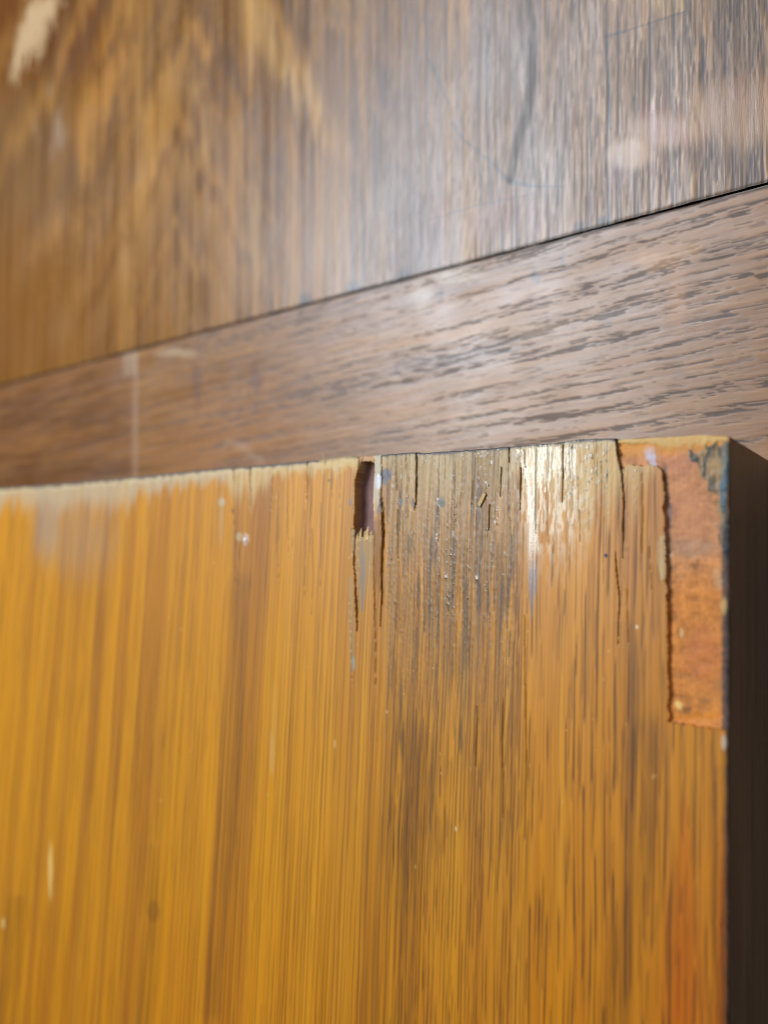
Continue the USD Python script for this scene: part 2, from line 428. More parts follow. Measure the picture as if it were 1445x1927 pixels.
def border(xs, name, side):
    XS, TS = np.meshgrid(xs, ts)
    gap_half = np.interp(XS, [-0.3, -0.18, -0.08, -0.035, 0.0], [0.08e-3, 0.10e-3, 0.13e-3, 0.22e-3, 0.26e-3]) * (0.8 + 0.5 * noise2(XS / 0.004, XS * 0, 3))
    YS = SEAM - gap_half - TS
    jx = JX1[0] + (JX0[0] - JX1[0]) * np.clip(TS / (SEAM - JX0[1]), 0, 1.3)
    edge = xs[0] if side > 0 else xs[-1]
    XW = XS + (jx - edge) * np.exp(-((XS - edge) / 0.02) ** 2)
    X, Y = plan(XW, YS, 0.0)
    A, B = XW * math.cos(0.05) + YS * math.sin(0.05), -XW * math.sin(0.05) + YS * math.cos(0.05)
    B = B + 0.0020 * (fbm2(A / 0.05, B / 0.016, 31) - 0.5) + 0.0003 * (noise2(A / 0.006, B / 0.003, 37) - 0.5)
    n1, n2, n3 = fbm2(A / 0.06, B / 0.005, 32), fbm2(A / 0.018, B / 0.0011, 33), fbm2(A / 0.006, B / 0.0005, 34)
    ca, cb = (lin(96, 60, 32), lin(138, 92, 48)) if side < 0 else (lin(102, 66, 32), lin(152, 105, 52))
    tone = mixc(np.broadcast_to(ca, X.shape + (3,)).copy(), cb, np.clip(0.55 + 0.8 * (n1 - 0.5) + 0.7 * (n2 - 0.5) + 0.9 * (n3 - 0.5), 0, 1))
    tone = mixc(tone, lin(150, 98, 48), 0.7 * (1 - sst(0, 260, np.abs(X - 430))) * sst(640, 840, Y))
    tone = mixc(tone, lin(132, 94, 66), 0.3 * sst(900, 1350, X))
    # dashes of pores along the early wood
    lines = sst(0.50, 0.62, noise2(A / 0.10, B / 0.0010, 41) * 0.5 + noise2(A / 0.03, B / 0.0006, 42) * 0.5)
    dash = sst(0.47, 0.62, fbm2(A / 0.0030, B / 0.00026, 43, 2))
    amt = np.interp(X, [0, 260, 420, 1000, 1445], [0.25, 0.35, 0.75, 0.8, 0.95])
    P = np.clip(lines * (0.12 + 0.88 * dash) + 0.5 * sst(0.66, 0.78, fbm2(A / 0.0035, B / 0.00035, 44, 2)), 0, 1) * amt
    tone = mixc(tone, lin(34, 29, 32), 0.8 * P)
    qx, qy = X + 16 * (fbm2(XW / 0.003, YS / 0.002, 45) - 0.5), Y + 14 * (fbm2(XW / 0.002, YS / 0.002, 46) - 0.5)
    for cx_, cy_, rx_, ry_, c_, s_ in [(1235, 490, 46, 16, (176, 124, 56), .45), (1290, 470, 30, 14, (170, 120, 56), .4), (915, 562, 26, 10, (150, 104, 56), .5), (1006, 518, 7, 14, (52, 46, 50), .7), (1060, 485, 5, 14, (60, 52, 52), .5),
                                       (828, 556, 6, 14, (60, 48, 44), .7), (1275, 560, 18, 60, (160, 110, 62), .5), (1275, 700, 12, 20, (110, 84, 60), .4), (370, 720, 8, 50, (92, 64, 56), .5), (482, 712, 10, 26, (88, 64, 60), .5),
                                       (1140, 600, 10, 20, (104, 82, 70), .4), (330, 665, 34, 8, (176, 148, 116), .6), (860, 520, 50, 14, (186, 170, 150), .45), (790, 560, 20, 30, (180, 164, 140), .4), (1000, 620, 60, 16, (176, 150, 120), .3)]:
        tone = mixc(tone, lin(c_), s_ * blob(qx, qy, cx_, cy_, rx_, ry_, 0.5))
    tone = mixc(tone, lin(170, 140, 114), 0.25 * stroke(qx, qy, [(425, 830), (460, 845), (495, 872)], (10, 14, 16), 0.6))
    if side < 0:
        tone = mixc(tone, lin(178, 142, 116), 0.6 * sst(-0.0042, -0.0012, XW - jx) * (0.55 + 0.8 * (fbm2(XW / 0.001, YS / 0.004, 48) - 0.5)))
        tone = mixc(tone, lin(180, 160, 136), 0.35 * blob(qx, qy, 243, 680, 14, 26, 0.6))
        tone = mixc(tone, lin(190, 160, 130), 0.4 * sst(-0.0008, -0.0001, XW - jx))
    tone = mixc(tone, lin(52, 40, 34), 0.75 * (1 - sst(0.0, 0.0009, TS)) * (0.4 + 0.9 * noise2(XW / 0.003, TS / 0.001, 21)).clip(0, 1))
    z = -0.00004 * P - 0.00005 - 0.00010 * (1 - sst(0.0, 0.0005, TS)) + 0.00005 * (n2 - 0.5) + 0.00004 * (n3 - 0.5) + 0.00004 * (fbm2(XW / 0.006, YS / 0.006, 47) - 0.5)
    gloss = 0.36 + 0.14 * (fbm2(XW / 0.008, YS / 0.006, 49) - 0.5) + 0.22 * P + 0.12 * (n2 - 0.5)
    V = np.stack([XW, YS, z], -1).reshape(-1, 3)
    faces = sheet_faces(len(ts), len(xs))
    N, steep = relief(V, faces)
    emit_sheet(table, V, N, faces, steep, tone.reshape(-1, 3), gloss.ravel(), np.ones(len(faces), bool), name, M_border)


xr = np.concatenate([[0, 0.0001], np.cumsum(np.linspace(0.00055, 0.00018, 480))]) + JX1[0] + 0.00006
xr = xr[xr < 0.012]
border(np.concatenate([xr, grow(xr[-1], 0.35, 0.001)]), 'border_strip', 1)
xl = np.concatenate([grow(-0.285, -0.75, 0.002)[::-1], np.linspace(-0.285, JX1[0] - 0.0001, 190), [JX1[0] - 0.00006]])
border(xl, 'border_strip', -1)
v, f = box_mesh((-0.75, SEAM - 0.36, -0.022), (0.35, SEAM + 0.6, -0.0011))
part(table, 'core', v, f, M_core)

# ================================================================== the board
board = thing('veneered_board', 'yellow oak veneered board with a split, chipped corner lying on the brown table top', 'board', (0, 0, 0))
# back edge in plan, from left to right
BE = [(0, 918), (110, 911), (265, 896), (385, 884), (470, 877), (560, 869), (612, 865), (640, 860), (664, 858), (668, 859), (704, 857), (745, 853), (780, 851), (800, 852), (900, 845), (960, 840), (1050, 832), (1090, 826), (1157, 824), (1163, 826), (1240, 822), (1320, 817), (1368, 820)]
BEw = np.array([pt(*p)[:2] for p in BE])
cols = np.array([pt(Xc, 1080)[0] for Xc in np.linspace(-12, 1366, 1020)])
cols = np.concatenate([grow(cols[0], -0.42, 0.0005)[::-1], cols, [-0.00006, 0.0]])
cols = cols[cols <= 0]
ts = np.concatenate([[0, 0.00006, 0.00014, 0.00024], np.arange(0.00036, 0.045, 0.000125), np.arange(0.045, 0.140, 0.00033), grow(0.140, 0.30, 0.001)])
US, TS = np.meshgrid(cols, ts)
vtop = np.interp(cols, BEw[:, 0], BEw[:, 1], left=BEw[0, 1]) + 0.00010 * (noise2(cols / 0.0007, cols * 0, 51) - 0.5)
arris = 0.00016 * (noise2(ts / 0.0022, ts * 0, 52) - 0.75) + 0.00012 * (noise2(ts / 0.0006, ts * 0, 53) - 0.5)
wgt = np.exp(US / 0.004)
XB, YB = US + wgt * arris[:, None], vtop[None] - TS
X, Y = plan(XB, YB, H)

U = US + 0.0009 * (fbm2(US / 0.006, TS / 0.035, 54) - 0.5) + 0.00016 * (fbm2(US / 0.0015, TS / 0.009, 119) - 0.5)      # across the grain
n1, n2, n3 = fbm2(U / 0.0022, TS / 0.07, 55), fbm2(U / 0.0007, TS / 0.03, 56), noise2(U / 0.00022, TS / 0.012, 57)
# wide light and dark bands of the veneer
BANDS = [(-200, .3), (0, .2), (44, .1), (56, .75), (66, .4), (74, .1), (96, .1), (104, .6), (114, .55), (120, .1), (132, .15), (138, .7), (150, .65), (156, .1), (172, .15), (180, .85), (194, .8), (200, .2), (218, .2), (224, .75), (240, .7), (246, .0), (262, .0), (268, .75), (308, .65), (316, .25), (330, .1), (420, .05), (428, .7), (470, .75), (492, .6), (500, .05), (560, .0), (625, .0), (640, .2), (664, .3), (690, .4), (715, .35), (730, .35), (770, .3), (800, .42), (860, .38), (900, .45), (950, .3), (985, .25), (989, .15), (1050, .12), (1130, .2), (1175, .5), (1230, .45), (1262, .25), (1320, .2), (1370, .35)]
bu = np.array([pt(b[0], 1205)[0] for b in BANDS])
band = np.interp(U + 0.0005 * (noise2(U / 0.002, TS / 0.02, 58) - 0.5), bu, [b[1] for b in BANDS])
band = band * np.interp(X, [0, 420, 500], [0.75, 0.8, 1.0]) * (0.55 + 0.9 * fbm2(U / 0.004, TS / 0.05, 59)) + 0.55 * (n1 - 0.5) + 0.35 * (n2 - 0.5)
GOLD, BROWN, DARK, ORANGE = lin(204, 137, 26), lin(158, 98, 34), lin(92, 60, 24), lin(188, 110, 8)
tone = mixc(np.broadcast_to(GOLD, X.shape + (3,)).copy(), BROWN, np.clip(band, 0, 1))
tone = mixc(tone, ORANGE, (0.25 + 0.3 * sst(1050, 1450, Y)) * sst(960, 1010, X) * (0.6 + 0.6 * (n1 - 0.5)))
tone = mixc(tone, ORANGE, 0.5 * sst(1500, 1950, Y) * (0.6 + 0.8 * (n1 - 0.5)))  # both orange mixes deepen toward the front, painting in light falloff
fibre = 0.40 * (fbm2(U / 0.0011, TS / 0.12, 100, 2) - .5) + 0.42 * (noise2(U / 0.00036, TS / 0.05, 101) - .5) + 0.30 * (noise2(U / 0.00017, TS / 0.02, 102) - .5)
fk = np.interp(X, [0, 440, 740, 1400], [0.32, 0.22, 0.7, 0.42]) * np.interp(Y, [850, 1300, 1900], [1.0, 0.9, 0.65])
tone = mixc(tone, lin(120, 76, 22), np.clip(-fk * 2.2 * fibre, 0, 0.85))

tone = mixc(tone, lin(220, 170, 62), np.clip(fk * 1.4 * fibre, 0, 0.6))
gl = X + 30 * (fbm2(U / 0.0012, TS / 0.012, 60) - 0.5)
# dark soaked streaks
for pts_, w_, s_ in [([(845, 960), (850, 1200), (845, 1400)], (190, 200, 150), .10), ([(765, 1380), (750, 1600), (725, 1800), (710, 1940)], (60, 90, 90, 110), .38), ([(800, 1400), (790, 1550), (770, 1700)], (60, 60, 40), .4), ([(1212, 1380), (1205, 1600), (1165, 1800), (1150, 1940)], (60, 56, 50, 60), .5),
                     ([(1178, 1180), (1190, 1300), (1205, 1420)], (26, 46, 60), .45), ([(860, 1050), (862, 1250)], (60, 40), .3), ([(1350, 1450), (1355, 1940)], (20, 30), .4), ([(452, 1100), (440, 1400), (425, 1600), (395, 1900)], (40, 50, 40, 40), .35), ([(285, 1600), (288, 1720), (270, 1940)], (20, 34, 30), .4), ([(30, 1700), (10, 1940)], (30, 30), .4)]:
    tone = mixc(tone, DARK, s_ * stroke(gl, Y, pts_, w_, 0.7) * np.clip(0.45 + 1.4 * (n2 - 0.5) + 0.9 * (n3 - 0.5) + 0.5 * (n1 - 0.5) + 0.15, 0, 1))
tone = mixc(tone, lin(178, 78, 4), 0.55 * sst(1215, 1320, X + 40 * (n2 - .5)) * sst(1420, 1850, Y) * np.clip(0.5 + 1.2 * (n1 - .5) + 0.6 * (n2 - .5), 0, 1) + 0.35 * stroke(X + 40 * (n2 - 0.5), Y, [(1292, 1500), (1288, 1750), (1288, 1990)], (10, 60, 110), 1.0))
tone = mixc(tone, lin(150, 70, 12), 0.5 * sst(1330, 1368, X) * sst(1500, 1700, Y))
# pores
P = np.zeros(X.shape)
pl = []
for k in range(15000):
    Xp = rng.uniform(-30, 1375); Yp = rng.uniform(830, 2000)
    q = pt(Xp, Yp)
    u, t = q[0], np.interp(q[0], BEw[:, 0], BEw[:, 1]) - q[1]
    dens = np.interp(Xp, [0, 300, 500, 690, 740, 980, 990, 1180, 1240, 1370], [.10, .22, .42, .5, 1, .95, .45, .6, .6, .4])
    if rng.random() > dens:
        continue
    gray = 720 < Xp < 985 and Yp < 1550
    gold = Xp < 715 and not 427 < Xp < 495
    if rng.random() > (0.10 if gold else 0.16 if not gray else 0.30):
        continue
    s = rng.uniform(0.3, 0.85) if not gray else rng.uniform(0.3, 1.0)
    ln = rng.uniform(0.010, 0.045) if gold else rng.uniform(0.003, 0.016)
    pl.append((u, t, ln, rng.uniform(0.00008, 0.00014) * (rng.uniform(0.8, 1.7) if gray or Xp > 990 else 1), s, 0.0, rng.uniform(0, 6)))
raster_pores(P, cols, ts, pl)
zone_g = sst(715, 745, X) * (1 - sst(975, 992, X))
zone_r = sst(982, 995, X)
gold_z = 1 - np.maximum(zone_g, zone_r)
GL = np.maximum(grain_lines(U, TS, 0.00095, 0.00011, 20, (0.22, 0.6), 0.03) * 0.75, grain_lines(U, TS, 0.0013, 0.00008, 24, (0.3, 0.7), 0.02) * 0.55) * gold_z
GL = np.maximum(GL, grain_lines(U, TS, 0.00062, 0.00010, 28, (0.35, 0.62), 0.009) * zone_g * 0.95)
GL = np.maximum(GL, np.maximum(grain_lines(U, TS, 0.00125, 0.00014, 32, (0.42, 0.66), 0.009), 0.5 * grain_lines(U, TS, 0.0008, 0.00008, 36, (0.4, 0.7), 0.012)) * zone_r)
P = np.maximum(P * np.where(gold_z > 0.5, 0.6, 0.8), GL * (0.8 + 0.4 * (n1 - .5)))
tone = mixc(tone, lin(70, 35, 9), 0.92 * np.clip(1.1 * P, 0, 1))
# pale worn zone near the back edge
LW = np.interp(X, [0, 120, 200, 300, 420, 470, 540, 600, 660, 720, 800, 900, 985, 1000, 1090, 1180, 1250], [9, 9, 12, 6, 4, 10, 3.6, 3.6, 4, 5.5, 9, 11, 12, 15, 15, 11, 6]) * 1e-3
strk = 0.25 + 1.1 * fbm2(U / 0.0009, TS * 0 + 2.2, 61, 2) + 0.6 * (fbm2(U / 0.003, TS / 0.02, 62) - 0.5)
worn = 1 - sst(0.35, 1.1, TS / (LW * strk))
tone = mixc(tone, np.where((X < 430)[..., None], lin(180, 162, 130), lin(200, 172, 118)), worn * (0.72 + 0.6 * (n3 - 0.5)))
worn2 = (1 - sst(0.4, 1.0, TS / (0.0018 * (0.5 + 1.2 * fbm2(U / 0.0012, TS * 0 + 5.1, 63, 2)))))
tone = mixc(tone, lin(198, 178, 138), 0.6 * worn2)
grayz = sst(715, 740, X) * (1 - sst(960, 990, X)) * (1 - sst(1080, 1420, Y))
grstr = np.clip(0.5 + 3.4 * (fbm2(U / 0.00065, TS / 0.02, 64) - 0.5) + 0.8 * (n3 - 0.5), 0, 1)
tone = mixc(tone, lin(132, 104, 66), 0.7 * grayz * grstr)
tone = mixc(tone, lin(70, 54, 38), 0.75 * grayz * sst(0.62, 0.72, fbm2(U / 0.0004, TS / 0.008, 103, 2)))
tone = mixc(tone, lin(176, 154, 118), 0.6 * grayz * (1 - sst(880, 1120, Y)) * (1 - grstr))
rim = 1 - sst(0.1, 1.0, TS / (0.0005 * (0.4 + 1.4 * noise2(U / 0.0015, TS * 0, 65)) * np.interp(X, [0, 250, 700, 1200], [1.6, 1.8, 1.0, 1.3])))
rim = np.clip(rim + 0.9 * (1 - sst(0.00022, 0.00045, TS)), 0, 1)
tone = mixc(tone, lin(58, 58, 64), 0.9 * rim * (X < 1170))
# soft grey discolouring at the left part of the back
tone = mixc(tone, lin(150, 140, 125), 0.45 * blob(gl, Y, 85, 985, 20, 60, 0.7) + 0.3 * blob(gl, Y, 150, 1010, 60, 70, 0.8))

z = np.zeros(X.shape)
z += -0.000035 * np.clip(P, 0, 1) + 0.00002 * (n2 - 0.5)
ridge = np.clip(worn * 0.8 + grayz, 0, 1)
z += 0.00009 * ridge * (fbm2(U / 0.00042, TS / 0.012, 66) - 0.5) + 0.000045 * ridge * (noise2(U / 0.0002, TS / 0.0006, 67) - 0.5)
z += 0.00005 * (fbm2(US / 0.006, TS / 0.02, 68) - 0.5)
gloss = 0.40 + 0.10 * (n2 - 0.5) + 0.10 * worn + 0.06 * left.mean() + 0.12 * P
# glittering rests of varnish in the grey zone and at the worn end
furrow = np.clip(grayz * (1 - sst(1050, 1500, Y)) * (0.25 + 0.75 * grstr) + worn * sst(960, 1000, X), 0, 1)
spark = sst(0.64, 0.80, noise2(U / 0.00034, TS / 0.00042, 69)) * furrow * sst(0.35, 0.6, fbm2(U / 0.0012, TS / 0.006, 70))
gloss = gloss * (1 - spark) + 0.17 * spark
tone = mixc(tone, lin(92, 80, 64), 0.8 * spark)
z += 0.00002 * spark
# a film of varnish left whole: broad glossy patch and a run beside the long split, glare painted into their tone
glare_film = np.clip(inside(X + 5 * (n3 - 0.5), Y + 60 * (noise2(U / 0.00022, TS * 0 + 4.4, 114) - 0.5) * (Y > 875), [(972, 846), (1040, 840), (1084, 846), (1085, 895), (1070, 905), (1045, 880), (1030, 915), (1012, 905), (1012, 1025), (994, 1035), (993, 930), (985, 900)]).astype(float), 0, 1)
glare_film = np.maximum(glare_film * sst(0.3, 0.5, fbm2(U / 0.0004, TS / 0.003, 71) + 0.12), 0.75 * blob(X, Y, 1040, 920, 70, 130, 0.6) * sst(0.42, 0.62, fbm2(U / 0.0003, TS / 0.0016, 104)))
glare_runs = stroke(X, Y, [(1001, 925), (1003, 1050), (1002, 1110), (1000, 1165)], (16, 20, 15, 2), 0.35)
glare_runs = glare_runs * np.clip(1.3 - 1.6 * sst(1060, 1170, Y + 60 * (n3 - .5)) * (noise2(U / 0.00025, TS / 0.006, 113)), 0, 1)
gloss = gloss * (1 - glare_film) + 0.20 * glare_film
z = z * (1 - 0.45 * glare_film * (z > -0.0002))
gloss = gloss * (1 - glare_runs) + 0.20 * glare_runs
tone = mixc(tone, lin(196, 182, 152), 0.7 * glare_film)
tone = mixc(tone, lin(120, 116, 120), 0.55 * glare_runs * sst(1040, 1090, Y) + 0.25 * glare_runs)

# ---- splits and cracks: (places, widths, depth)
CR = [([(718, 858), (719, 905), (717, 930), (719, 960), (721, 1000), (719, 1060), (718, 1125), (716, 1180)], (1.5, 1.5, 4, 5, 5.5, 4.5, 3, .8)), ([(667, 1008), (666, 1060), (668, 1090), (670, 1140), (672, 1188)], (2, 2, 2.2, 4, 1)),
      ([(703.5, 1000), (703, 1080), (705, 1130), (706, 1190), (707, 1300)], (2.4, 2.4, 1.8, 1.5, 1)), ([(783, 850), (784, 880), (783, 945), (779, 962)], (3.4, 3.4, 2.2, 1)), ([(749, 960), (748, 1000), (750, 1060)], (1.6, 2, 1)),
      ([(745, 853), (745, 890), (747, 930)], (2, 1.6, 1)), ([(763, 852), (764, 890)], (1.6, .8)), ([(1158, 822), (1161, 845), (1164, 866), (1171, 892), (1174, 945), (1173, 1004), (1172, 1050)], (4, 4.5, 3.6, 4.5, 4.2, 3.2, 1)),
      ([(1158, 1040), (1161, 1085), (1165, 1125), (1162, 1215)], (1.6, 2.6, 2.4, 1)), ([(987, 1160), (990, 1400), (991, 1440), (990, 1490), (988, 1580)], (1.5, 2.2, 4, 4, 1)), ([(948, 1310), (946, 1390), (946, 1470), (945, 1540)], (1, 3.6, 3, 1)),
      ([(898, 1330), (896, 1400), (896, 1445)], (1.6, 4, 1.4)), ([(471, 876), (471, 930), (472, 965)], (2.2, 2.4, 1)), ([(439, 880), (439, 912)], (2, 1)), ([(578, 868), (578, 905), (576, 945)], (2.4, 2, 1)), ([(512, 872), (511, 960)], (1.4, 1)), ([(1060, 838), (1059, 900), (1058, 945)], (3, 2.4, 1)),
      ([(958, 842), (958, 870)], (2.4, 1)), ([(1090, 960), (1092, 1020)], (1.6, 1.2)), ([(1009, 845), (1008, 920), (1008, 1005)], (1.5, 1.8, 1)), ([(987, 846), (988, 880)], (2, 1)), ([(890, 905), (888, 950)], (1.4, 1.2)), ([(921, 950), (920, 1000)], (2.4, 1)), ([(943, 880), (942, 940)], (3, 1)),
      ([(980, 880), (979, 960)], (2.6, 1)), ([(658, 1130), (662, 1290)], (1.2, 1)), ([(708, 1300), (708, 1400)], (1.4, 1)), ([(1180, 1110), (1182, 1210)], (1.4, 1.6)), ([(1223, 1030), (1226, 1110)], (1, 1.6)), ([(1209, 890), (1210, 980), (1207, 1060)], (1, 1.6, 1)), ([(673, 1010), (674, 1080)], (1, 1))]
crk, fine = np.zeros(X.shape), np.zeros(X.shape)
cg, FINE = np.random.default_rng(12), []
for _ in range(46):
    cx_ = cg.uniform(725, 1235) if _ < 34 else cg.uniform(430, 660)
    y0_ = np.interp(cx_, [430, 668, 780, 900, 1050, 1160, 1175, 1240], [880, 859, 852, 845, 832, 826, 878, 880]) + (0 if cg.random() < 0.6 else cg.uniform(10, 160))
    ln_ = cg.uniform(30, 190)
    FINE.append(([(cx_, y0_), (cx_ + cg.normal(0, 1.2), y0_ + ln_ * .5), (cx_ + cg.normal(0, 1.5), y0_ + ln_)], (cg.uniform(.5, 1.2), cg.uniform(.7, 1.5), .15)))
jx = X + 2.6 * (fbm2(U / 0.002, TS / 0.0025, 72) - 0.5)
for pts_, w_ in FINE:
    fine = np.maximum(fine, stroke(jx, Y, pts_, np.array(w_) + 0.25, 0.7))
for pts_, w_ in CR:
    crk = np.maximum(crk, np.clip(max(w_) / 3.6, 0.35, 1) * (0.55 if pts_[0][1] > 1150 else 1.0) * stroke(jx, Y, pts_, np.array(w_) * 0.75 + 0.15, 0.5))
z -= 0.00055 * crk ** 1.6 + 0.00003 * fine
tone = mixc(tone, lin(58, 36, 18), 0.7 * fine)
tone = mixc(tone, lin(46, 28, 16), 0.85 * crk)
gloss += 0.3 * crk

# ---- pieces of veneer that have come loose
sliver = inside(X, Y, [(704, 840), (718, 840), (719, 905), (718, 960), (720, 1000), (719, 1060), (717, 1128), (706, 1128), (704, 1000), (702, 930)])
stub = inside(X, Y, [(660, 995), (703.5, 995), (703.5, 1080), (705, 1130), (705, 1160), (690, 1190), (672, 1185), (669, 1130), (666, 1060)])
loose = inside(X, Y, [(1164, 866), (1171, 892), (1174, 945), (1173, 1004), (1173, 1060), (1180, 1240), (1188, 1359), (1275, 1359), (1275, 860)])
shard = inside(X + 3 * (n3 - .5), Y + 40 * (noise2(US / 0.0003, TS * 0 + 6.1, 116) - .5), [(1243, 1010), (1252, 992), (1254, 1080), (1256, 1118), (1249, 1090), (1237, 1074), (1236, 1036)])
# chipped-out slot
tooth = 4 * noise2(X / 4.0, X * 0 + 3.3, 73) + 5 * np.abs((X / 13.0) % 1 - 0.5)
slot_pts = [(678, 868), (672, 885), (667, 910), (666, 945), (666, 1010), (703, 1004), (703, 930), (704, 900), (705, 867)]
slot = inside(X + 1.6 * (noise2(TS / 0.0005, TS * 0, 74) - 0.5), np.where(Y > 960, Y + tooth - 4, Y), slot_pts)
lip = inside(X, Y, [(674, 840), (704, 840), (705, 867), (678, 868), (672, 880)])          # low rim left at the back of the slot
# corner where the veneer is gone
gx, gyp = X + 3 * (noise2(TS / 0.0011, TS * 0 + 1, 75) - 0.5) + 2.6 * (noise2(TS / 0.0003, TS * 0 + 1, 112) - 0.5), Y + 5 * (noise2(U / 0.00035, U * 0 + 1, 76) - 0.5)
gone = inside(gx, gyp, [(1160, 800), (1163, 866), (1170, 885), (1182, 873), (1205, 877), (1225, 872), (1240, 879), (1246, 884), (1249, 916), (1249, 977), (1252, 1010), (1254, 1080), (1255, 1125), (1256, 1192), (1257, 1282), (1258, 1359), (1300, 1366), (1366, 1376), (1400, 1380), (1400, 790)])
slope_end = sst(1352, 1376, Y)
z += 0.00008 * loose * sst(1360, 1000, Y) + 0.00007 * sliver * (1 - sst(1000, 1125, Y)) - 0.00009 * stub * (1 - sst(1020, 1180, Y)) + 0.00003 * shard
tone = mixc(tone, lin(150, 128, 88), 0.8 * stub * (1 - sst(1020, 1170, Y + 40 * (n2 - .5))) * (0.7 + 0.6 * (n3 - .5)))
tone = mixc(tone, lin(104, 110, 112), 0.7 * stroke(X, Y, [(684, 1040), (682, 1090), (681, 1150)], (3, 8, 4), 0.6) + 0.5 * stroke(X, Y, [(679, 1010), (679, 1060)], (4, 3), 0.6))
tone = mixc(tone, lin(150, 130, 96), 0.5 * stroke(jx, Y, [(659, 1090), (661, 1180), (663, 1260)], (8, 10, 8), 0.6))
tone = mixc(tone, lin(182, 172, 150), 0.8 * sliver * (1 - sst(930, 975, Y)))
tone = mixc(tone, lin(214, 192, 146), 0.9 * stroke(X, Y, [(703, 858), (702.5, 930), (703, 985), (705, 1004)], (6, 5, 6, 4), 0.4))
tone = mixc(tone, lin(96, 92, 96), 0.8 * inside(X, Y, [(716, 935), (718, 950), (713, 975), (709, 962)]) * 1.0)
tone = mixc(tone, lin(138, 88, 20), 0.85 * sliver * sst(972, 986, Y + 8 * n3) * (1 - sst(1085, 1130, Y + 26 * (n3 - .5))))
tone = mixc(tone, lin(184, 160, 112), shard * np.clip(0.6 + 0.9 * (n3 - .5) + 0.7 * (fbm2(US / 0.00015, TS / 0.003, 115, 2) - .5), 0, 1))
# end grain torn at the left of the slot
tone = mixc(tone, lin(206, 174, 108), 0.8 * inside(X, Y + 8 * (n2 - .5), [(600, 850), (668, 850), (673, 862), (668, 880), (640, 878), (600, 884)]) * (0.6 + 0.6 * (n3 - .5)))
sliver_glint = sliver * blob(X, Y, 712, 906, 6, 14, 0.3)
gloss -= 0.24 * sliver_glint
tone = mixc(tone, lin(200, 205, 215), 0.75 * sliver_glint)  # bluish highlight painted into the tone of the sliver
# spots
for cx_, cy_, rx_, ry_, c_, s_ in [(727, 893, 10, 11, (86, 92, 102), .9), (724, 905, 5, 9, (90, 94, 104), .8), (755, 945, 4.5, 7, (100, 104, 104), .8), (832, 946, 6, 10, (96, 106, 100), .85), (777, 947, 4, 9, (88, 84, 82), .7), (659, 945, 3, 7, (110, 110, 104), .7), (619, 904, 2.5, 3, (90, 84, 66), .8), (438, 961, 3, 4, (120, 86, 30), .8), (289, 1715, 12, 20, (110, 70, 24), .4),
                                   (462, 1017, 4, 12, (196, 190, 190), .6), (450, 1010, 6, 8, (190, 172, 136), .6), (417, 945, 6, 8, (190, 182, 160), .6), (416, 975, 4, 50, (176, 160, 124), .35), (512, 1418, 4, 40, (196, 160, 100), .5), (516, 1340, 5, 60, (190, 150, 80), .3), (95, 1640, 4, 52, (226, 190, 110), .7), (6, 1738, 3, 10, (220, 190, 120), .7), (912, 935, 5, 5, (176, 140, 84), .3),
                                   (1198, 1180, 2.2, 3.4, (226, 216, 190), .9), (728, 1340, 2, 4, (190, 160, 110), .6), (664, 1247, 3, 12, (150, 146, 140), .7), (630, 1400, 2, 8, (206, 170, 110), .6), (858, 1560, 2, 4, (220, 200, 160), .7), (1230, 1462, 4, 3, (200, 150, 80), .7), (867, 1385, 3, 34, (64, 54, 40), .6), (755, 1320, 4, 44, (80, 66, 46), .5), (757, 1400, 4, 30, (70, 56, 36), .5)]:
    tone = mixc(tone, lin(c_), s_ * blob(jx, Y, cx_, cy_, rx_, ry_, 0.35))
spots = blob(X, Y, 462, 1017, 6, 12, 0.3)
gloss -= 0.15 * spots
z += 0.0001 * spots
sp = np.random.default_rng(5)
for _ in range(60):                                             # tiny pale crumbs and nicks
    cx_, cy_ = sp.uniform(300, 1250), 1900 - 1050 * sp.random() ** 0.6
    tone = mixc(tone, lin(214, 176, 108), 0.8 * stroke(X, Y, [(cx_, cy_), (cx_ + sp.normal(0, .6), cy_ + sp.uniform(1, 5))], (1.4, 1.0), 0.5))

